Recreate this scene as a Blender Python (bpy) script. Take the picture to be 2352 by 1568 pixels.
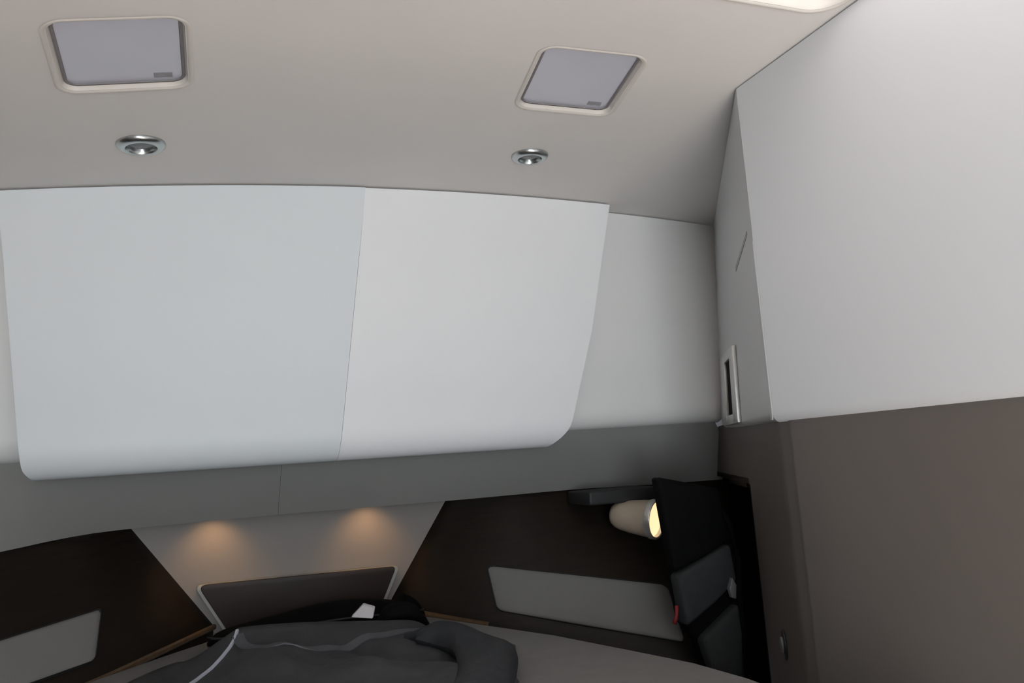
import bpy, bmesh, math, random
from math import sin, cos, pi, radians, sqrt
from mathutils import Vector, Matrix, noise
from mathutils.geometry import delaunay_2d_cdt
random.seed(4)
S = bpy.context.scene
for o in list(bpy.data.objects): bpy.data.objects.remove(o)
COL = S.collection

# ------------------------------------------------------------------ camera
YAW, PITCH, ROLL = radians(21), radians(8), radians(4)
fw = Vector((sin(YAW)*cos(PITCH), cos(YAW)*cos(PITCH), sin(PITCH)))
rt = Vector((cos(YAW), -sin(YAW), 0)); up = rt.cross(fw)
R_ = rt*cos(ROLL) - up*sin(ROLL); U_ = up*cos(ROLL) + rt*sin(ROLL)
cd = bpy.data.cameras.new('camera'); cam = bpy.data.objects.new('camera', cd); COL.objects.link(cam)
cam.matrix_world = Matrix(((R_.x, U_.x, -fw.x, 0), (R_.y, U_.y, -fw.y, 0), (R_.z, U_.z, -fw.z, 1.3), (0, 0, 0, 1)))
cd.sensor_fit = 'HORIZONTAL'; cd.sensor_width = 36; cd.lens = 36*1900/2352; cd.clip_start = .02
S.camera = cam

# ------------------------------------------------------------------ world, light, exposure
w = bpy.data.worlds.new('world'); S.world = w; w.use_nodes = True
bg = w.node_tree.nodes['Background']; bg.inputs[0].default_value = (.80, .88, 1, 1); bg.inputs[1].default_value = .5
S.view_settings.view_transform = 'Standard'; S.view_settings.look = 'None'
S.view_settings.gamma = 1; S.view_settings.use_curve_mapping = False
S.view_settings.exposure = .17
def area(name, loc, rot, sx, sy, power, color):
    l = bpy.data.lights.new(name, 'AREA'); l.shape = 'RECTANGLE'; l.size = sx; l.size_y = sy
    l.energy = power; l.color = color
    o = bpy.data.objects.new(name, l); COL.objects.link(o); o.location = loc; o.rotation_euler = rot
    return o
# daylight entering through the open companionway behind the camera
area('doorway_daylight', (-.18, -1.42, 1.0), (radians(106), 0, radians(-42)), .80, 1.4, 36, (.88, .95, 1))

# low sun through the same doorway, added to light the ceiling by floor bounce
sl_ = bpy.data.lights.new('sun', 'SUN'); sl_.energy = 56; sl_.color = (1, .95, .90); sl_.angle = radians(.53)
so = bpy.data.objects.new('sun', sl_); COL.objects.link(so); so.location = (-1.5, -4, 4)
so.rotation_euler = Vector((.58, .78, -.85)).to_track_quat('-Z', 'Y').to_euler()

# ------------------------------------------------------------------ materials
def mat(name, col, rough=.5, spec=.5, var=0.0, vscale=8, bump=0.0, bscale=200, metal=0, emit=None, estr=0, coat=0, stretch=None):
    m = bpy.data.materials.new(name); m.use_nodes = True
    n = m.node_tree.nodes; L = m.node_tree.links; b = n['Principled BSDF']
    b.inputs['Base Color'].default_value = (*col, 1); b.inputs['Roughness'].default_value = rough
    b.inputs['Specular IOR Level'].default_value = spec; b.inputs['Metallic'].default_value = metal
    b.inputs['Coat Weight'].default_value = coat; b.inputs['Coat Roughness'].default_value = .12
    if emit: b.inputs['Emission Color'].default_value = (*emit, 1); b.inputs['Emission Strength'].default_value = estr
    if var or bump:
        tc = n.new('ShaderNodeTexCoord'); mp = n.new('ShaderNodeMapping')
        L.new(tc.outputs['Object'], mp.inputs[0])
        if stretch: mp.inputs['Scale'].default_value = stretch
    if var:
        t = n.new('ShaderNodeTexNoise'); t.inputs['Scale'].default_value = vscale; t.inputs['Detail'].default_value = 5
        L.new(mp.outputs[0], t.inputs['Vector'])
        r = n.new('ShaderNodeValToRGB'); L.new(t.outputs['Fac'], r.inputs[0])
        r.color_ramp.elements[0].position = .3; r.color_ramp.elements[1].position = .7
        r.color_ramp.elements[0].color = (*[c*(1-var) for c in col], 1)
        r.color_ramp.elements[1].color = (*[min(1, c*(1+var)) for c in col], 1)
        L.new(r.outputs[0], b.inputs['Base Color'])
    if bump:
        t = n.new('ShaderNodeTexNoise'); t.inputs['Scale'].default_value = bscale; t.inputs['Detail'].default_value = 3
        L.new(mp.outputs[0], t.inputs['Vector'])
        bp = n.new('ShaderNodeBump'); bp.inputs['Strength'].default_value = bump; bp.inputs['Distance'].default_value = .002
        L.new(t.outputs['Fac'], bp.inputs['Height']); L.new(bp.outputs[0], b.inputs['Normal'])
    return m
M = dict(
 ceiling=mat('headliner_vinyl', (.74, .712, .685), .55, .3, .015, 5, .06, 300),
 gelcoat=mat('white_gelcoat', (.87, .875, .88), .5, .3, .01, 3),
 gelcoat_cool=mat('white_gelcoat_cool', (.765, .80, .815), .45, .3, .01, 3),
 fascia=mat('fascia_white', (.83, .82, .80), .38, .4, .01, 3),
 cabinet=mat('cabinet_white', (.66, .67, .68), .35, .4, .01, 3),
 soffit=mat('grey_lining', (.36, .36, .338), .75, .2, .03, 6, .15, 260),
 cream=mat('cream_panel', (.29, .265, .25), .55, .3, .02, 6, .05, 250),
 wenge=mat('dark_wood', (.0135, .009, .0055), .5, .22, .2, 14, .05, 60, stretch=(1, 1, 9)),
 board=mat('brown_board', (.024, .016, .013), .5, .4, .12, 10, stretch=(1, 1, 8)),
 edge=mat('pale_edge', (.42, .42, .40), .5, .3, .03, 20),
 taupe=mat('taupe_partition', (.135, .118, .106), .55, .3, .04, 5, .05, 240),
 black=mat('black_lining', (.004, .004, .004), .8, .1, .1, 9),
 oak=mat('honey_wood', (.11, .07, .04), .45, .4, .2, 16, .05, 60, stretch=(6, 1, 6)),
 mattress=mat('mattress_cover', (.20, .195, .19), .9, .1, .04, 25, .4, 420),
 base=mat('berth_wood', (.05, .035, .025), .5, .3, .2, 10, stretch=(1, 1, 8)),
 jacket=mat('jacket_shell', (.046, .047, .050), .62, .3, .12, 18, 1.0, 42),
 jacket_dark=mat('jacket_lining', (.028, .030, .034), .7, .3, .1, 18, 1.0, 42),
 ribbon=mat('grey_tape', (.085, .085, .095), .5, .4, .05, 60),
 piping=mat('pale_piping', (.50, .52, .60), .35, .5, .03, 80),
 bagblack=mat('black_nylon', (.0035, .0035, .0035), .8, .1, .1, 40, .3, 500),
 baggrey=mat('charcoal_nylon', (.030, .032, .033), .8, .25, .12, 40, .4, 500),
 red=mat('red_cord', (.20, .018, .02), .6, .3, .1, 60),
 buckle=mat('grey_plastic', (.14, .14, .14), .4, .5, .03, 40),
 white=mat('white_tag', (.55, .54, .56), .6, .3, .03, 60),
 chrome=mat('chrome', (.50, .53, .53), .28, .5, .02, 30, metal=1),
 lens=mat('smoked_lens', (.10, .115, .11), .15, .6, .05, 60),
 frame=mat('hatch_frame', (.66, .62, .57), .45, .4, .02, 20),
 pane=mat('hatch_acrylic', (.40, .40, .44), .22, .5, .02, 12, emit=(.80, .80, .92), estr=.085),
 sky_pane=mat('daylit_acrylic', (.6, .6, .6), .3, .5, .02, 12, emit=(1, .90, .89), estr=1.25),
 sticker=mat('hatch_sticker', (.30, .30, .32), .5, .3, .1, 90),
 blind=mat('window_blind', (.215, .213, .205), .85, .2, .03, 10, .2, 300),
 lampbody=mat('lamp_shade', (.50, .42, .33), .4, .4, .03, 20),
 glow=mat('lamp_glow', (.9, .75, .5), .5, .3, .05, 60, emit=(1, .70, .40), estr=1.0),
 silver=mat('brushed_silver', (.66, .66, .64), .35, .5, .03, 60, metal=.6),
 grey_dark=mat('dark_bracket', (.030, .030, .031), .5, .4, .05, 40),
 floor=mat('sole_boards', (.46, .41, .375), .45, .4, .2, 8, stretch=(8, 1, 1)),
 gasket=mat('grey_gasket', (.22, .21, .215), .7, .2, .03, 30),  # grey standing in for shade along door and pane edges
 wall=mat('hull_lining', (.13, .11, .095), .6, .3, .02, 6),
)

# ------------------------------------------------------------------ helpers
def mesh(name, verts, faces, material, parent=None, smooth=False, bevel=0, seg=3, recalc=True):
    me = bpy.data.meshes.new(name); me.from_pydata([tuple(v) for v in verts], [], faces)
    if recalc:
        bm = bmesh.new(); bm.from_mesh(me); bmesh.ops.recalc_face_normals(bm, faces=bm.faces)
        if bevel: bmesh.ops.bevel(bm, geom=[e for e in bm.edges if e.calc_face_angle(0) > .5], offset=bevel, segments=seg, profile=.5, affect='EDGES', clamp_overlap=True)
        bm.to_mesh(me); bm.free()
    me.materials.append(material)
    if smooth or bevel:
        for p in me.polygons: p.use_smooth = True
    if bevel: me.set_sharp_from_angle(angle=radians(35))
    o = bpy.data.objects.new(name, me); COL.objects.link(o)
    if not parent:
        xs = [[v.co[k] for v in me.vertices] for k in range(3)]
        c = Vector(((min(xs[0])+max(xs[0]))/2, (min(xs[1])+max(xs[1]))/2, min(xs[2])))
        me.transform(Matrix.Translation(-c)); o.location = c
    if parent: o.parent = parent; o.matrix_parent_inverse = parent.matrix_world.inverted()
    return o
def thing(name, label, cat, loc=(0, 0, 0), group=None):
    o = bpy.data.objects.new(name, None); COL.objects.link(o); o.empty_display_size = .05
    o.matrix_world = Matrix.Translation(loc); o['label'] = label; o['category'] = cat
    if group: o['group'] = group
    return o
def tag(o, label, cat, group=None):
    o['label'] = label; o['category'] = cat
    if group: o['group'] = group
    return o
def struct(o, label):
    o['kind'] = 'structure'; o['label'] = label; o['category'] = {'w': 'wall', 'c': 'ceiling', 'f': 'floor', 't': 'trim', 'd': 'door'}.get(o.name[0], 'wall')
    if o.name.startswith('window'): o['category'] = 'window'
    return o
def box(name, lo, hi, material, parent=None, bevel=0, seg=3):
    x0, y0, z0 = lo; x1, y1, z1 = hi
    v = [(x, y, z) for x in (x0, x1) for y in (y0, y1) for z in (z0, z1)]
    f = [(0, 1, 3, 2), (4, 6, 7, 5), (0, 4, 5, 1), (2, 3, 7, 6), (0, 2, 6, 4), (1, 5, 7, 3)]
    return mesh(name, v, f, material, parent, bevel=bevel, seg=seg)
def prism(name, pts, off, material, parent=None, bevel=0, seg=3):
    """closed polygon pts extruded by the vector off"""
    n = len(pts); off = Vector(off); a = [Vector(p) for p in pts]
    v = a + [p+off for p in a]
    f = [tuple(range(n)), tuple(range(n, 2*n))] + [(i, (i+1) % n, n+(i+1) % n, n+i) for i in range(n)]
    return mesh(name, v, f, material, parent, bevel=bevel, seg=seg)
def grid(name, rows, material, parent=None, thick=None, smooth=True, sharp=None):
    """rows: list of equal-length lists of points. thick: vector (or function of point) to the back side"""
    nr, nc = len(rows), len(rows[0]); v = [Vector(p) for r in rows for p in r]; N = nr*nc
    idx = lambda i, j: i*nc+j
    f = [(idx(i, j), idx(i, j+1), idx(i+1, j+1), idx(i+1, j)) for i in range(nr-1) for j in range(nc-1)]
    if thick is not None:
        t = thick if callable(thick) else (lambda p: Vector(thick))
        v += [p+t(p) for p in v[:N]]
        f += [tuple(N+k for k in reversed(q)) for q in f]
        ring = [idx(0, j) for j in range(nc)] + [idx(i, nc-1) for i in range(1, nr)] + [idx(nr-1, j) for j in range(nc-2, -1, -1)] + [idx(i, 0) for i in range(nr-2, 0, -1)]
        for k in range(len(ring)):
            a, b = ring[k], ring[(k+1) % len(ring)]; f.append((a, b, N+b, N+a))
    o = mesh(name, v, f, material, parent, smooth=smooth)
    o.data.set_sharp_from_angle(angle=radians(sharp or 50))
    return o
def lathe(name, prof, M4, material, parent=None, n=40, cap0=False, cap1=False):
    """prof: (radius, height) along local z"""
    v = []; f = []
    for r, h in prof:
        for k in range(n): v.append(M4 @ Vector((r*cos(2*pi*k/n), r*sin(2*pi*k/n), h)))
    for i in range(len(prof)-1):
        for k in range(n): f.append((i*n+k, i*n+(k+1) % n, (i+1)*n+(k+1) % n, (i+1)*n+k))
    if cap0: f.append(tuple(range(n)))
    if cap1: f.append(tuple((len(prof)-1)*n+k for k in range(n)))
    o = mesh(name, v, f, material, parent, smooth=True); o.data.set_sharp_from_angle(angle=radians(40)); return o
def tube(name, path, r, material, parent=None, n=10):
    path = [Vector(p) for p in path]; v = []; f = []
    for i, p in enumerate(path):
        t = (path[min(i+1, len(path)-1)]-path[max(i-1, 0)]).normalized()
        a = t.cross(Vector((0, 0, 1)));
        if a.length < .1: a = t.cross(Vector((0, 1, 0)))
        a.normalize(); b = t.cross(a)
        for k in range(n): v.append(p + a*(r*cos(2*pi*k/n)) + b*(r*sin(2*pi*k/n)))
    for i in range(len(path)-1):
        for k in range(n): f.append((i*n+k, i*n+(k+1) % n, (i+1)*n+(k+1) % n, (i+1)*n+k))
    f += [tuple(range(n)), tuple((len(path)-1)*n+k for k in range(n))]
    return mesh(name, v, f, material, parent, smooth=True)
def rrect(r, n=8, ru=None):
    """rounded square in [-1,1]^2, corner radii r (u) and ru (v)"""
    ru = ru or r; p = []
    for cx, cy, a0 in ((1-r, 1-ru, 0), (-1+r, 1-ru, 90), (-1+r, -1+ru, 180), (1-r, -1+ru, 270)):
        for k in range(n+1):
            a = radians(a0+90*k/n); p.append((cx+r*cos(a), cy+ru*sin(a)))
    return p
def chain(ch, t):
    n = len(ch)-1; t = max(0, min(1, t)); k = min(int(t*n), n-1); s = t*n-k
    return Vector(ch[k])*(1-s)+Vector(ch[k+1])*s
def smooth_chain(ch, m):
    """Catmull-Rom resample"""
    P = [Vector(p) for p in ch]; out = []
    for i in range(len(P)-1):
        p0 = P[i-1] if i else P[0]*2-P[1]; p1, p2 = P[i], P[i+1]; p3 = P[i+2] if i+2 < len(P) else P[-1]*2-P[-2]
        for k in range(m):
            t = k/m
            out.append(.5*((2*p1)+(p2-p0)*t+(2*p0-5*p1+4*p2-p3)*t*t+(3*p1-p0-3*p2+p3)*t**3))
    return out+[P[-1]]
def ceil_z(x): return 1.913-.0615*(x-.5)**2

# ------------------------------------------------------------------ ceiling with hatch and lamp cut-outs
HATCH = {  # corners: aft-left, aft-right, fore-right, fore-left (plan)
 'small_a': [(-.183, 1.107), (-.004, 1.075), (-.001, 1.289), (-.189, 1.321)],
 'small_b': [(.492, 1.069), (.676, 1.062), (.718, 1.287), (.528, 1.291)],
 'large': [(.30, .36), (.866, .36), (.866, .884), (.30, .884)]}
def bil(c, u, v):
    a, b, d, e = [Vector((*p, 0)) for p in c]; s, t = (u+1)/2, (v+1)/2
    return (a*(1-s)+b*s)*(1-t)+(e*(1-s)+d*s)*t
def inset_loop(c, ins, r):
    w_ = ((Vector(c[1])-Vector(c[0])).length); h_ = ((Vector(c[3])-Vector(c[0])).length)
    ku, kv = 1-2*ins/w_, 1-2*ins/h_; rr = max(r-ins, .004)
    return [bil(c, u*ku, v*kv) for u, v in rrect(min(.95, 2*rr/(w_*ku)), 8, min(.95, 2*rr/(h_*kv)))]
HR = {'small_a': .030, 'small_b': .030, 'large': .05}
DL = [(-.0885, 1.52, .041), (.643, 1.499, .038)]
pts = []; edges = []; holes = []
X0, X1, Y0, Y1 = -1.12, 1.32, -1.5, 1.86
NX, NY = 48, 30
for i in range(NX+1):
    for j in range(NY+1): pts.append(Vector((X0+(X1-X0)*i/NX, Y0+(Y1-Y0)*j/NY)))
def add_loop(lp):
    b = len(pts); pts.extend(Vector((p[0], p[1])) for p in lp)
    edges.extend((b+k, b+(k+1) % len(lp)) for k in range(len(lp))); holes.append([(p[0], p[1]) for p in lp])
for k, c in HATCH.items(): add_loop(inset_loop(c, .006, HR[k]))
for x, y, r in DL: add_loop([(x+(r-.008)*cos(a*pi/16), y+(r-.008)*sin(a*pi/16)) for a in range(32)])
def inside(p, poly):
    c = False; x, y = p; n = len(poly)
    for i in range(n):
        (x1, y1), (x2, y2) = poly[i], poly[i-1]
        if (y1 > y) != (y2 > y) and x < (x2-x1)*(y-y1)/(y2-y1)+x1: c = not c
    return c
cv, ce, cf, *_ = delaunay_2d_cdt(pts, edges, [], 0, 1e-6)
fs = []
for f in cf:
    m = sum((cv[k] for k in f), Vector((0, 0)))/len(f)
    if not any(inside(m, h) for h in holes): fs.append(tuple(f))
ceil = mesh('ceiling', [(v.x, v.y, ceil_z(v.x)) for v in cv], fs, M['ceiling'], smooth=True)
struct(ceil, 'pale beige cambered headliner over the cabin')

def hatch(key, label, group, pane_mat, depth, sticker=None):
    c = HATCH[key]; r = HR[key]; cx = sum(p[0] for p in c)/4; cy = sum(p[1] for p in c)/4
    t = thing('deck_hatch', label, 'hatch', (cx, cy, ceil_z(cx)), group)
    prof = [(-.002, -.0008), (.000, -.0022), (.003, -.0018), (.006, .001), (.0075, .006), (.011, depth*.8), (.014, depth)]
    rows = []
    for ins, dz in prof:
        lp = inset_loop(c, ins, r); lp.append(lp[0])
        rows.append([(p.x, p.y, ceil_z(p.x)+dz) for p in lp])
    grid('frame', rows, M['frame'], t, sharp=60)
    lp = inset_loop(c, .010, r); n = len(lp); z = ceil_z(cx)+depth-.004
    zs = lambda p: ceil_z(cx)-.123*(cx-.5)*(p.x-cx)+depth-.004
    gr = []
    for ins, dz in ((.0095, depth-.0062), (.0105, depth-.0075), (.0135, depth-.0075), (.0145, depth-.0055)):
        lp2 = inset_loop(c, ins, r); lp2.append(lp2[0]); gr.append([(p.x, p.y, ceil_z(cx)-.123*(cx-.5)*(p.x-cx)+dz) for p in lp2])
    grid('seal', gr, M['gasket'], t, sharp=60)  # dark ring imitating the recess shadow around the pane
    pn = prism('pane', [(p.x, p.y, zs(p)) for p in lp], (0, 0, .008), pane_mat, t)
    if sticker:
        u0, u1, v0, v1 = sticker; q = [bil(c, u, v) for u, v in ((u0, v0), (u1, v0), (u1, v1), (u0, v1))]
        prism('sticker', [(p.x, p.y, zs(p)-.0008) for p in q], (0, 0, .0006), M['sticker'], pn)
    return t
hatch('small_a', 'rectangular deck hatch with grey pane in the ceiling, the left of two small ones', 'small deck hatches', M['pane'], .013, (.42, .70, .66, .80))
hatch('small_b', 'rectangular deck hatch with grey pane in the ceiling, nearer the white partition', 'small deck hatches', M['pane'], .013, (.45, .72, .68, .80))
hatch('large', 'bright daylit hatch rim at the top edge beside the white partition', None, M['sky_pane'], .05)

def downlight(x, y, r, label):
    z = ceil_z(x); sl = math.atan(-.123*(x-.5))
    M4 = Matrix.Translation((x, y, z)) @ Matrix.Rotation(-sl, 4, 'Y') @ Matrix.Rotation(pi, 4, 'X')
    t = thing('ceiling_downlight', label, 'light', (x, y, z), 'ceiling downlights')
    k = r/.041
    lathe('trim_ring', [(.0405*k, -.001), (.041*k, .002), (.0395*k, .006), (.035*k, .009), (.030*k, .0105), (.0265*k, .0095), (.0245*k, .006), (.024*k, .001)], M4, M['chrome'], t)
    lathe('reflector', [(.0243*k, .006), (.0225*k, -.003), (.018*k, -.011), (.013*k, -.014)], M4, M['chrome'], t)
    lathe('lens', [(.0245*k, .002), (.018*k, .0045), (.009*k, .0058), (.0005, .006)], M4, M['lens'], t)
    return t
downlight(*DL[0], 'round chrome downlight below the left ceiling hatch')
downlight(*DL[1], 'round chrome downlight below the right ceiling hatch')

# ------------------------------------------------------------------ overhead locker across the bow
lock = thing('overhead_locker', 'wide white overhead locker with two glossy doors under the ceiling', 'locker', (.3, 1.80, 1.33))
def fascia_end(z): return 1.248+(1.287-1.248)*(z-1.351)/(1.865-1.351)
rows = []
prof = [(1.80, None)]+[(1.80, 1.80-.025*k) for k in range(0, 16)]
for k in range(9):
    a = pi/2*k/8; prof.append((1.80+.038*(1-cos(a)), 1.405-.05*sin(a)))
for y, z in prof:
    r = []
    for j in range(41):
        t = j/40; zz = z if z is not None else 1.87
        xe = fascia_end(zz)+.012; x = -1.10+(xe+1.10)*t
        r.append((x, y, min(zz, ceil_z(x)-.003) if z is not None else ceil_z(x)-.003))
    rows.append(r)
grid('fascia', rows, M['fascia'], lock, thick=(0, .018, 0))
def seam_x(z): return .27+(.35-.27)*(z-1.326)/(1.91-1.326)
def left_x(z):
    x = -.3075+(-.345+.3075)*(z-1.355)/(1.813-1.355)
    return x+max(0, (1.345-z)/.026)**2*.014
def right_x(z):
    if z > 1.584: x = .872+(.949-.872)*(z-1.584)/(1.90-1.584)
    else: x = .797+(.872-.797)*(z-1.357)/(1.584-1.357)
    return x-max(0, (1.372-z)/.053)**2*.034
def door(xa, xb, m, ga, gb, tilt=0):
    prof = [(1.74, None)]+[(1.74, 1.84-.02*k) for k in range(0, 23)]
    for k in range(11):
        a = pi/2*k/10; prof.append((1.74+.046*(1-cos(a)), 1.385-.066*sin(a)))
    rows = []
    for y, z in prof:
        zz = z if z is not None else 1.90
        a, b = xa(zz)+ga, xb(zz)-gb; r = []
        for j in range(21):
            x = a+(b-a)*j/20
            zc = z if z is not None else ceil_z(x)-.0035
            r.append((x, y-max(0, zc-1.746)*tilt, zc))
        rows.append(r)
    return grid('door', rows, m, lock, thick=lambda p: Vector((0, .016, max(0, min(.010, (1.40-p.z)*.2)))))
door(left_x, seam_x, M['gelcoat_cool'], 0, .0003, .03)['label'] = 'left cool-white locker door'  # upper part tilted out to imitate a faint reflection line
door(seam_x, right_x, M['gelcoat'], .0003, 0)['label'] = 'right white locker door'
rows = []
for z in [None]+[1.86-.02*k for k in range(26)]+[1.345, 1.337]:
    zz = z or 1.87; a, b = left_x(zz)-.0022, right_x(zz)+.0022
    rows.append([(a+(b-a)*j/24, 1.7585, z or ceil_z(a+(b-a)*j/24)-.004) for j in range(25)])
grid('carcass', rows, M['gasket'], lock, thick=(0, .04, 0))  # grey margin past the doors imitates their thin edge shadow
# sloping grey underside of the locker, two panels
LIP = [(-1.10, 1.87, 1.125), (-.62, 1.90, 1.158), (-.385, 1.955, 1.184), (-.268, 1.99, 1.199), (-.151, 2.0, 1.206), (.167, 2.0, 1.209), (.571, 2.0, 1.207), (.889, 2.0, 1.208), (1.147, 2.0, 1.203), (1.38, 2.0, 1.200)]
lipc = smooth_chain(LIP, 6)
def lip_at(x):
    for a, b in zip(lipc, lipc[1:]):
        if a.x <= x <= b.x: return a.lerp(b, (x-a.x)/(b.x-a.x))
    return lipc[0] if x < lipc[0].x else lipc[-1]
def soffit(x0, x1):
    rows = []
    for i in range(12):
        v = i/10 if i <= 10 else 1.0
        r = []
        for j in range(31):
            x = x0+(x1-x0)*j/30; l = lip_at(x)
            f_ = Vector((min(x, fascia_end(1.35)-.004+.10*v) if x > 1.2 else x, 1.832, 1.358))
            p = f_.lerp(Vector((x, l.y, l.z)), v)
            if i == 11: p += Vector((0, .012, .012))
            elif i == 10: p += Vector((0, 0, 0))
            r.append(p)
        rows.append(r)
    return grid('underside_panel', rows, M['soffit'], lock, thick=(0, .006, .014))
soffit(-1.10, .1652); soffit(.1658, 1.37)

# ------------------------------------------------------------------ bow: cream panel, headboard, dark hull linings
PY = 2.10; KP = PY/2.07   # panel outline measured at 2.07 m, set back a little to clear the spots
wf = prism('wall_front', [(x*KP, PY, 1.3+(z-1.3)*KP) for x, z in ((-.20, 1.27), (.628, 1.27), (.591, 1.203), (.424, .966), (.50, .78), (-.05, .78), (.021, .973), (-.156, 1.203))], (0, .03, 0), M['cream'])
struct(wf, 'cream trapezoid bulkhead panel lit by two warm spots')
LW_T = [(-.162, 2.101, 1.222), (-.27, 2.015, 1.219), (-.385, 1.985, 1.206), (-.62, 1.93, 1.18), (-1.10, 1.90, 1.15)]
LW_B = [(.0233, 2.101, .9683), (-.097, 1.916, .957), (-.201, 1.779, .945), (-.36, 1.57, .935), (-.72, 1.10, .92)]
RW_T = [(.602, 2.101, 1.222), (.75, 2.035, 1.225), (.90, 2.025, 1.225), (1.10, 2.02, 1.222), (1.40, 2.02, 1.22)]
RW_B = [(.428, 2.101, .9612), (.64, 1.945, .915), (.83, 1.85, .878), (1.0, 1.76, .842), (1.155, 1.68, .80)]
def wall_pt(T, B, u, v): return chain(T, u).lerp(chain(B, u), v)
def hull(name, T, B, label):
    T2, B2 = smooth_chain(T, 6), smooth_chain(B, 6)
    rows = [[a.lerp(b, i/10) for a, b in zip(T2, B2)] for i in range(11)]
    rows.append([Vector((b.x, b.y, .70)) for b in B2])
    o = grid(name, rows, M['wenge'], thick=(0, .02, 0), sharp=60); struct(o, label); return T2, B2
lt, lb = hull('wall_left', LW_T, LW_B, 'dark wood hull lining left of the cream panel')
rt_, rb = hull('wall_right', RW_T, RW_B, 'dark wood hull lining right of the cream panel behind the lamp')
def hull_pt(T2, B2, u, v):
    n = len(T2)-1; k = min(int(u*n), n-1); s = u*n-k
    return T2[k].lerp(T2[k+1], s).lerp(B2[k].lerp(B2[k+1], s), v)

hb = thing('headboard', 'dark brown headboard with rounded corners on the cream panel', 'headboard', (.22, 2.08, .97))
def hb_poly(g, y):
    k = y/2.07
    q = [(-.010-g*1.5, 1.064), (.450+g*1.5, 1.057), (.374+g*1.5, .90), (.085-g*1.5, .90)]
    q = [Vector((x*k, y, 1.3+(z-1.3)*k)) for x, z in q]
    out = []
    for i, r in ((0, .022), (1, .016)):
        p, a, b = q[i], q[i-1], q[(i+1) % 4]
        p1 = p+(a-p).normalized()*r; p2 = p+(b-p).normalized()*r
        for s in range(7):
            t = s/6; out.append(p1*(1-t)**2+p*2*t*(1-t)+p2*t*t)
    return out+[q[2], q[3]]
prism('edge_band', hb_poly(.006, 2.074), (0, .024, 0), M['edge'], hb, bevel=.003)
prism('board_face', hb_poly(0, 2.068), (0, .005, 0), M['board'], hb, bevel=.002)

def spot(x, label):
    t = thing('panel_spotlight', label, 'light', (x, 2.032, 1.242), 'spots behind the locker lip')
    M4 = Matrix.Translation((x, 2.032, 1.242)) @ Matrix.Rotation(pi, 4, 'X')
    lathe('housing', [(.001, -.014), (.015, -.014), (.016, 0), (.015, .008), (.012, .008), (.011, .003)], M4, M['chrome'], t, n=24)
    lathe('lamp_face', [(.0118, .004), (.0005, .004)], M4, M['glow'], t, n=24)
    l = bpy.data.lights.new('spot_light', 'SPOT'); l.energy = .52; l.color = (1, .56, .24); l.spot_size = radians(104); l.spot_blend = 1; l.shadow_soft_size = .008
    o = bpy.data.objects.new('spot_light', l); COL.objects.link(o); o.parent = t; o.location = (0, -.008, -.012)
    o.rotation_euler = Vector((0, .045, -.10)).to_track_quat('-Z', 'Y').to_euler()
spot(.026, 'left small spot hidden behind the locker underside, lighting the cream panel')
spot(.383, 'right small spot hidden behind the locker underside, lighting the cream panel')
tt = prism('trim_1', [(-.20, 2.105, 1.275), (1.32, 2.105, 1.275), (1.32, 2.0, 1.275), (-.2, 2.0, 1.275)], (0, 0, .01), M['soffit'])
struct(tt, 'grey closing strip above the cream panel, behind the locker')

# wooden ledge strip at the foot of the left lining
rows = []
for i in range(6):
    off = [(0, 0, .002), (.004, -.002, .0015), (.006, -.004, -.001), (.006, -.004, -.007), (.004, -.002, -.010), (0, 0, -.010)][i]
    rows.append([p+Vector(off) for p in lb])
o = grid('trim_2', rows, M['oak'], sharp=40); struct(o, 'honey wood ledge strip at the foot of the left dark lining')
rows = []
for i in range(6):
    off = [(0, 0, .003), (-.004, -.006, .002), (-.007, -.009, -.002), (-.007, -.009, -.010), (-.004, -.006, -.014), (0, 0, -.014)][i]
    rows.append([p+Vector(off) for p in rb[:7]])
o = grid('trim_3', rows, M['oak'], sharp=40); struct(o, 'honey wood ledge strip at the foot of the right dark lining')

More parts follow.
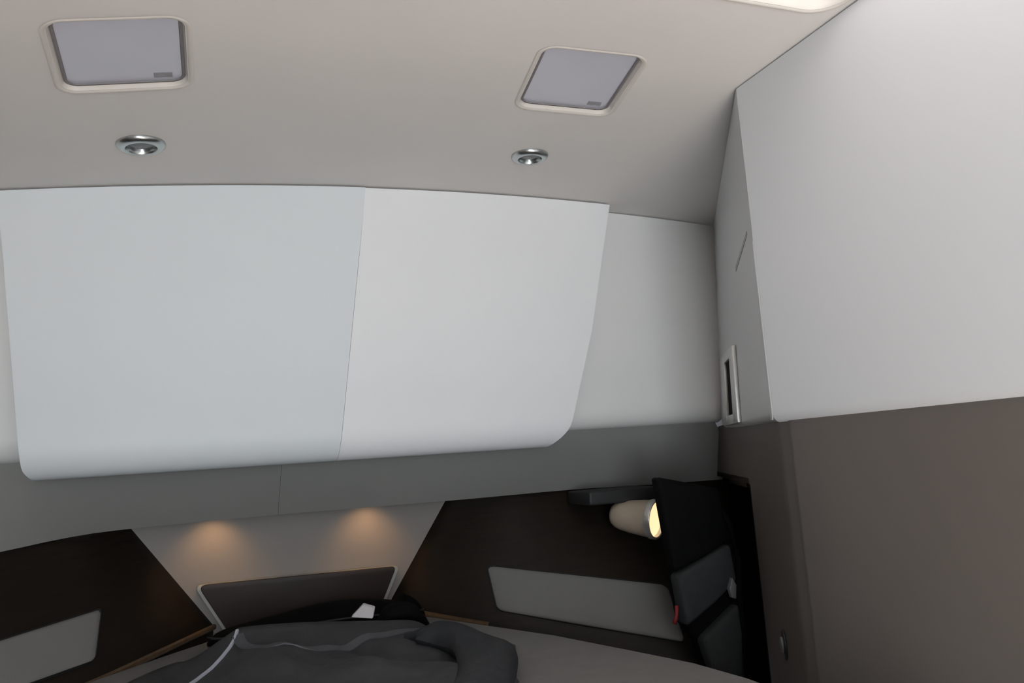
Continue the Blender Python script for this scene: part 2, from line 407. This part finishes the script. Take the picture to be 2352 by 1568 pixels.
# hull windows with pale blinds, laid on the linings
def hull_window(name, T2, B2, quad, label, r):
    t = thing(name, label, 'window', hull_pt(T2, B2, quad[0][0], quad[0][1])); t['kind'] = 'structure'
    c = hull_pt(T2, B2, sum(q[0] for q in quad)/4, sum(q[1] for q in quad)/4)
    e = .01; nn = (hull_pt(T2, B2, quad[0][0]+e, .5)-hull_pt(T2, B2, quad[0][0], .5)).cross(hull_pt(T2, B2, quad[0][0], .6)-hull_pt(T2, B2, quad[0][0], .5)).normalized()
    if nn.dot(Vector((0, 0, 1.3))-c) < 0: nn = -nn
    def uv(a, b):
        s, v = (a+1)/2, (b+1)/2; q = [Vector((*k, 0)) for k in quad]
        p = (q[0]*(1-s)+q[1]*s)*(1-v)+(q[3]*(1-s)+q[2]*s)*v
        return hull_pt(T2, B2, p.x, p.y)
    def ring(k, h): 
        lp = [uv(a*(1-k*r[0]), b*(1-k*r[1])) + nn*h for a, b in rrect(r[0], 8, r[1])]
        return lp+[lp[0]]
    grid('frame', [ring(-.04, -.002), ring(-.04, .004), ring(-.01, .007), ring(.04, .007), ring(.10, .004), ring(.10, .001)], M['grey_dark'], t)
    rows = []
    for b in [i/6 for i in range(7)]:
        rows.append(None)
    n = 24; R0 = ring(.08, .0045)
    cen = uv(0, 0)+nn*.0075
    v = [cen]; f = []
    for k, ss in enumerate((.5, .85, .97, 1.0)):
        pts_ = [uv(a*(1-.08*r[0])*ss, b*(1-.08*r[1])*ss)+nn*(.0075 if k < 2 else .0065 if k == 2 else .002) for a, b in rrect(r[0], 8, r[1])]
        m = len(pts_); s0 = len(v); v += pts_
        if k == 0: f += [(0, s0+i, s0+(i+1) % m) for i in range(m)]
        else: f += [(s0-m+i, s0-m+(i+1) % m, s0+(i+1) % m, s0+i) for i in range(m)]
    mesh('blind', v, f, M['blind'], t, smooth=True)
    return t
WIN_R = [(.215, .60), (.795, .66), (.82, .96), (.265, .91)]
hull_window('window_1', lt, lb, [(.66, .63), (.32, .62), (.45, .91), (.72, .90)], 'pale blind over the rounded window in the left dark lining', (.12, .22))
hull_window('window_2', rt_, rb, WIN_R, 'pale blind over the long window in the right dark lining under the lamp', (.07, .22))

# ------------------------------------------------------------------ right partition: white upper cabinet over taupe lower wall
wc = thing('wall_cabinet', 'large white cabinet on the right partition reaching up to the ceiling', 'cabinet', (.88, 1.0, 1.33))
def wpt(s, z, off=0):
    """point on the narrow forward face: s from the corner (0) to the locker (1)"""
    a = Vector((.874, 1.117, z)); b = Vector((fascia_end(z), 1.80, z)); n = Vector((-(b-a).y, (b-a).x, 0)).normalized()
    return a.lerp(b, s)+n*off
zt = lambda x: ceil_z(x)-.003
# big panel, rounded at its bottom edge
rows = []
for k in range(28):
    if k < 18: x, z = .874, None if k == 0 else 1.90-.0325*k
    if k >= 18:
        a = pi/2*(k-18)/9; x, z = .874+.016*(1-cos(a)), 1.343-.016*sin(a)
    rows.append([(x, y, zt(x) if z is None else z) for y in [-1.45+2.567*j/24 for j in range(25)]])
grid('side_panel', rows, M['cabinet'], wc, thick=(.02, 0, 0))
rows = []
for k in range(28):
    off = 0
    if k < 18: z = None if k == 0 else 1.865-.0305*k
    else:
        a = pi/2*(k-18)/9; off = -.014*(1-cos(a)); z = 1.343-.014*sin(a)
    r = []
    for j in range(21):
        p = wpt(.004+.996*j/20, z if z else 1.865, off); r.append((p.x, p.y, min(z, zt(p.x)) if z else zt(p.x)))
    rows.append(r)
def back(p): return Vector((.02, -.012, 0))
grid('end_panel', rows, M['cabinet'], wc, thick=back)
# corner strip
rows = []
for z in [1.332+.03*k for k in range(11)]:
    rows.append([wpt(s, z, o_) for s, o_ in ((-.002, .0), (-.001, .0010), (.004, .0014), (.020, .0014), (.023, .0010), (.024, .0))])
grid('corner_strip', rows, M['cabinet'], wc, sharp=80)
# long finger groove on the narrow face
za, zb = 1.648, 1.660
q = [wpt(.36, za-.008, .0008), wpt(.08, zb-.001, .0008), wpt(.08, zb+.006, .0008), wpt(.36, za+.002, .0008)]
nrm = (wpt(.2, 1.6, .01)-wpt(.2, 1.6, 0))
prism('finger_groove', q, -nrm*.2, M['edge'], wc)
# chrome switch plate with dark slot
vt = thing('switch_plate', 'narrow chrome plate with dark slot, low on the white cabinet end', 'plate', wpt(.6, 1.36))
def wbox(name, s0, s1, z0, z1, o0, o1, m, parent, bevel=0):
    v = [wpt(s, z, o_) for o_ in (o0, o1) for s, z in ((s0, z0), (s1, z0), (s1, z1), (s0, z1))]
    f = [(0, 1, 2, 3), (4, 7, 6, 5)]+[(i, (i+1) % 4, 4+(i+1) % 4, 4+i) for i in range(4)]
    return mesh(name, v, f, m, parent, bevel=bevel)
wbox('frame', .50, .58, 1.345, 1.500, 0, .010, M['silver'], vt, .002)
wbox('frame', .74, .83, 1.345, 1.500, 0, .010, M['silver'], vt, .002)
wbox('frame', .50, .83, 1.485, 1.505, 0, .009, M['silver'], vt, .002)
wbox('frame', .50, .83, 1.340, 1.362, 0, .009, M['silver'], vt, .002)
wbox('slot', .575, .745, 1.36, 1.488, 0, .003, M['black'], vt)

# lower taupe partition
A_ = Vector((.882, 1.108, 0)); dB = Vector((.466, .885, 0)).normalized(); nB = Vector((-dB.y, dB.x, 0))
def bpt(s, z, off=0): return A_+dB*s+nB*off+Vector((0, 0, z))
wp = grid('wall_partition', [[(.882, -1.45, z), (.882, 0, z), (.882, .6, z), (.882, 1.0, z), (.882, 1.085, z)]+[
     (.882+.004*k*k/4, 1.085+.006*k, z) for k in range(1, 3)]+[bpt(.008, z), bpt(.05, z), bpt(.12, z), bpt(.22, z), bpt(.33, z), bpt(.415, z)] for z in (1.345, 1.3, 1.21, 1.0, .79, .4, 0)], M['taupe'], thick=(.016, -.004, 0), sharp=60)
struct(wp, 'taupe lower partition below the white cabinet')
def bslab(name, s0, s1, z0, z1, m, parent=None, off=0, th=.016):
    v = [bpt(s, z, off+o_) for o_ in (0, -th) for s, z in ((s0, z0), (s1, z0), (s1, z1), (s0, z1))]
    f = [(0, 1, 2, 3), (4, 7, 6, 5)]+[(i, (i+1) % 4, 4+(i+1) % 4, 4+i) for i in range(4)]
    return mesh(name, v, f, m, parent)
o = bslab('wall_header', .415, 1.02, 1.212, 1.345, M['taupe']); struct(o, 'taupe strip above the black opening beside the backpack')
o = bslab('wall_backing', .70, 1.25, 1.19, 1.46, M['taupe'], off=-.035); struct(o, 'taupe backing behind the corner of locker and partition')
# dark open locker behind
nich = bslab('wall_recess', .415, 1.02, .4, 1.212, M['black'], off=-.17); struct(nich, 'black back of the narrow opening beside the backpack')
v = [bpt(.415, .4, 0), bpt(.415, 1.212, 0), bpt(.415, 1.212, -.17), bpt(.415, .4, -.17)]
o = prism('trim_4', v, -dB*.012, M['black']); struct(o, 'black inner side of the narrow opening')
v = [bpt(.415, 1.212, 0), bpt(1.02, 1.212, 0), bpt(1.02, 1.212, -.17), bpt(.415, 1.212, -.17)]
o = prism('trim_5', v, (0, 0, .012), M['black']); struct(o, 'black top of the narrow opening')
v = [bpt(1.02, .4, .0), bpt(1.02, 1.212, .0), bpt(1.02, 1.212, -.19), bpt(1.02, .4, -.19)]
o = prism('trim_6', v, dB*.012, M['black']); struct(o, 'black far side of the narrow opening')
lt_ = thing('cupboard_latch', 'small dark oval push latch on the taupe partition edge', 'latch', bpt(.19, .938))
def oval(name, r1, r2, o0, o1, m, par, dz=0):
    v = [bpt(.19+r1*cos(a*pi/12), .938+dz+r2*sin(a*pi/12), o0) for a in range(24)]
    return prism(name, v, nB*(o1-o0), m, par, bevel=.0015)
oval('rosette', .016, .026, 0, .004, M['grey_dark'], lt_); oval('button', .009, .014, .004, .009, M['buckle'], lt_)

# ------------------------------------------------------------------ berth
bb = prism('berth_base', [(-.72, .60, 0), (-.72, 1.08, 0), (-.02, 1.98, 0), (.47, 1.98, 0), (1.0, 1.70, 0), (1.055, 1.62, 0), (1.055, 1.46, 0), (.87, 1.10, 0), (.87, .60, 0)], (0, 0, .79), M['base'])
tag(bb, 'dark wooden berth platform under the mattress', 'bed base')
MB = [(.040, 2.045), (-.086, 1.900), (-.190, 1.770), (-.350, 1.563), (-.66, 1.09), (-.66, .62), (.77, .62), (.77, 1.10), (.755, 1.22), (.715, 1.36), (.655, 1.56), (.575, 1.75), (.50, 1.93), (.42, 2.03)]
nm = len(MB)
mt = mesh('mattress', [(x, y, .795) for x, y in MB]+[(x, y, .953) for x, y in MB],
          [tuple(range(nm)), tuple(range(nm, 2*nm))]+[(i, (i+1) % nm, nm+(i+1) % nm, nm+i) for i in range(nm)], M['mattress'], bevel=.02, seg=6)
tag(mt, 'pale grey mattress filling the bow berth under the jacket', 'mattress')

# black cushion along the headboard
cu = thing('cushion', 'long black cushion lying between headboard and jacket', 'cushion', (.24, 1.93, .955))
nu, nv = 28, 16; rows = []
for i in range(nu+1):
    s = -1+2*i/nu; k = max(.02, (1-abs(s)**6))**.5; r = []
    for j in range(nv+1):
        a = 2*pi*j/nv; h = .023+.006*sin(3*s+1)+(.012 if s > .75 else 0)
        r.append((.243+.235*s, 1.93+.055*k*cos(a), .955+h*k*(1+sin(a))))
    rows.append(r)
cv_ = grid('cover', rows, M['bagblack'], cu)
tube('piping', [(.243+.235*s, 1.93-.055*max(.02, (1-abs(s)**6))**.5-.001, .977+.005*sin(3*s+1)) for s in [-1+2*i/40 for i in range(41)]], .0025, M['grey_dark'], cv_, 6)

# ------------------------------------------------------------------ jacket heaped on the mattress
CR = smooth_chain([(-.135, 1.62, .958), (-.086, 1.70, .960), (-.048, 1.70, .971), (-.022, 1.70, .974), (.05, 1.70, 1.014), (.075, 1.70, 1.021), (.16, 1.70, 1.017), (.25, 1.70, 1.008), (.33, 1.68, 1.002), (.393, 1.66, .996), (.43, 1.62, .974), (.462, 1.58, .980), (.505, 1.54, .968), (.541, 1.50, .958)], 5)
FR = [(-.30, 1.22, .958), (-.05, 1.16, .962), (.15, 1.14, .965), (.32, 1.16, .963), (.46, 1.28, .959)]
def jac(u, v):
    """u 0..1 left to right, v 0 crest .. 1 front"""
    n = len(CR)-1; k = min(int(u*n), n-1); s = u*n-k; c = CR[k].lerp(CR[k+1], s)
    f = chain(FR, u); p = c.lerp(f, v)
    e = min(1, v*6)*min(1, u*8)*min(1, (1-u)*8)
    z = noise.noise(Vector((p.x*9+p.y*4, p.y*7-p.x*2, .3)))*.020+noise.noise(Vector((p.x*22+p.y*12, p.y*9-p.x*5, 1.7)))*.010
    z += .009*sin(26*(p.x*.8+p.y*.75))*e
    p.z = max(.957, c.z+(f.z-c.z)*(1-(1-v)**6)+z*e)
    return p
def jac_n(u, v):
    d = .01; n = (jac(min(1, u+d), v)-jac(u-d if u > d else 0, v)).cross(jac(u, min(1, v+d))-jac(u, max(0, v-d))).normalized()
    return -n if n.z < 0 else n
jk = thing('jacket', 'dark grey jacket with pale edging heaped on the mattress', 'jacket', (.2, 1.45, .955))
US = [i/90 for i in range(91)]; rows = []
rows.append([jac(u, 0)+Vector((0, .045, 0)) for u in US])
for p in rows[0]: p.z = .955
rows.append([jac(u, 0).lerp(q, .55)+Vector((0, .012, .012*min(1, (jac(u, 0).z-.957)*30))) for u, q in zip(US, rows[0])])
for i in range(46): rows.append([jac(u, i/45) for u in US])
l = [p.copy()+Vector((0, -.012, 0)) for p in rows[-1]]
for p in l: p.z = .955
rows.append(l)
sh = grid('shell', rows, M['jacket'], jk, sharp=80)
def ribbon(name, uv, wdt, m, h=.0025):
    pts_ = smooth_chain([(a, b, 0) for a, b in uv], 8); rows = [[], [], [], []]
    for i, p in enumerate(pts_):
        u, v = p.x, p.y; c = jac(u, v); n = jac_n(u, v)
        q = pts_[min(i+1, len(pts_)-1)]; q0 = pts_[max(i-1, 0)]
        t = (jac(q.x, q.y)-jac(q0.x, q0.y)).normalized(); sd = t.cross(n).normalized()*wdt/2
        rows[0].append(c-sd); rows[1].append(c-sd+n*h); rows[2].append(c+sd+n*h); rows[3].append(c+sd)
    return grid(name, rows, m, sh, sharp=60)
ribbon('tape', [(.35, .03), (.40, .12), (.50, .16), (.58, .12), (.66, .09), (.73, .06), (.765, .06)], .020, M['ribbon'])
ribbon('piping', [(.345, .01), (.31, .07), (.28, .14), (.25, .21), (.24, .27)], .005, M['piping'], .004)
# right sleeve folded over the side
rows = []
SP = smooth_chain([(.36, 1.60, .980), (.40, 1.57, .984), (.435, 1.51, .981), (.447, 1.43, .979), (.43, 1.33, .979), (.36, 1.16, .979), (.30, 1.08, .979)], 6)
for i, p in enumerate(SP):
    t = (SP[min(i+1, len(SP)-1)]-SP[max(i-1, 0)]).normalized(); a = t.cross(Vector((0, 0, 1))).normalized(); r = []
    k = .3+.7*min(1, i/6, (len(SP)-1-i)/3+.6)
    for j in range(21):
        g = 2*pi*j/20; w_ = (.046+.004*sin(i*.35))*k; h_ = .022*k
        r.append(p+a*(w_*cos(g))+Vector((0, 0, h_*sin(g)+.003*sin(i*.4+g*2))))
    rows.append(r)
sl = grid('sleeve', rows, M['jacket_dark'], jk)
prism('care_label', [(.275, 1.712, 1.010), (.316, 1.700, 1.004), (.322, 1.708, 1.022), (.300, 1.718, 1.030)], (.004, .010, .003), M['white'], sh, bevel=.002)
rows = []
HP = smooth_chain([(.33, 1.748, .990), (.352, 1.742, 1.010), (.385, 1.74, 1.014), (.415, 1.74, 1.004), (.440, 1.742, .980)], 6)
for i, p in enumerate(HP):
    k = sqrt(max(.05, sin(pi*(i+.5)/len(HP)))); r = []
    for j in range(13):
        g = 2*pi*j/12; r.append(p+Vector((0, .03*k*cos(g), .020*k*sin(g)-.010)))
    rows.append(r)
grid('collar', rows, M['bagblack'], jk)

# ------------------------------------------------------------------ backpack standing at the partition
bp = thing('backpack', 'black and charcoal backpack standing upright before the black opening', 'backpack', (.98, 1.56, .79))
def bagpoly(name, xz, y0, y1, m, bevel=.012, seg=4, lean=None):
    return prism(name, [(x, y0, z) for x, z in xz], (0, y1-y0, 0), m, bp, bevel=bevel, seg=seg)
bagpoly('body', [(.910, 1.232), (1.036, 1.206), (1.056, 1.10), (1.062, .98), (1.052, .80), (.985, .80), (.963, .90), (.932, .94), (.922, 1.05)], 1.552, 1.590, M['bagblack'], .010)
bagpoly('front_flap', [(.890, 1.241), (1.040, 1.205), (1.053, 1.096), (.985, 1.066), (.911, 1.044)], 1.530, 1.565, M['bagblack'], .010)
fp = bagpoly('front_pocket', [(.914, 1.038), (1.048, 1.090), (1.056, 1.012), (1.0, .975), (.924, .934)], 1.522, 1.565, M['baggrey'], .010)
bagpoly('lower_pocket', [(.962, .905), (1.058, .965), (1.060, .90), (1.049, .80), (.990, .80)], 1.528, 1.565, M['baggrey'], .010)
tube('strap', [(1.035, 1.56, 1.19), (1.066, 1.545, 1.13), (1.072, 1.54, 1.05), (1.066, 1.54, .98), (1.071, 1.545, .90), (1.06, 1.56, .82)], .007, M['bagblack'], bp)
prism('buckle', [(1.026, 1.512, 1.000), (1.036, 1.512, 1.022), (1.044, 1.512, 1.006), (1.040, 1.512, .978), (1.030, 1.512, .982)], (0, .012, 0), M['buckle'], fp, bevel=.002)
tube('zip_pull', [(.908, 1.532, .978), (.904, 1.528, .966), (.902, 1.528, .955), (.897, 1.530, .944)], .0042, M['red'], fp, 8)

# ------------------------------------------------------------------ reading lamp on the right lining
rl = thing('reading_lamp', 'lit cream reading lamp on the dark right lining beside the backpack', 'lamp', (.98, 1.90, 1.18))
box('mount', (.885, 1.855, 1.172), (1.075, 1.985, 1.206), M['grey_dark'], rl, .006)
tube('arm', [(.985, 1.87, 1.18), (.985, 1.86, 1.165), (.985, 1.85, 1.15)], .009, M['grey_dark'], rl)
ax = Vector((.56, -.82, -.12)).normalized()
z_ = ax; x_ = z_.cross(Vector((0, 0, 1))).normalized(); y_ = z_.cross(x_)
M4 = Matrix(((x_.x, y_.x, z_.x, .972), (x_.y, y_.y, z_.y, 1.895), (x_.z, y_.z, z_.z, 1.142), (0, 0, 0, 1)))
sd_ = lathe('shade', [(.001, -.012), (.014, -.010), (.025, -.004), (.032, .006), (.036, .02), (.040, .045), (.0435, .075), (.046, .10)], M4, M['lampbody'], rl, n=48)
lathe('rim', [(.0455, .098), (.0480, .100), (.0485, .112), (.0465, .115), (.0425, .114), (.0410, .106), (.0415, .098)], M4, M['silver'], sd_, n=48)
lathe('diffuser', [(.0418, .106), (.036, .100), (.02, .093), (.0005, .090)], M4, M['glow'], sd_, n=48)

# ------------------------------------------------------------------ rest of the cabin behind the camera
struct(box('floor', (-1.12, -1.5, -.04), (1.4, 2.1, 0), M['floor']), 'wooden cabin sole')
struct(box('wall_port', (-1.14, -1.5, 0), (-1.10, 1.95, 1.78), M['wall']), 'taupe cabin side left of the camera')
struct(box('wall_rear_left', (-1.10, -1.54, 0), (-.60, -1.5, 1.75), M['wall']), 'rear bulkhead beside the doorway')
struct(box('wall_rear_right', (.62, -1.54, 0), (.874, -1.5, 1.88), M['wall']), 'rear bulkhead beside the partition')
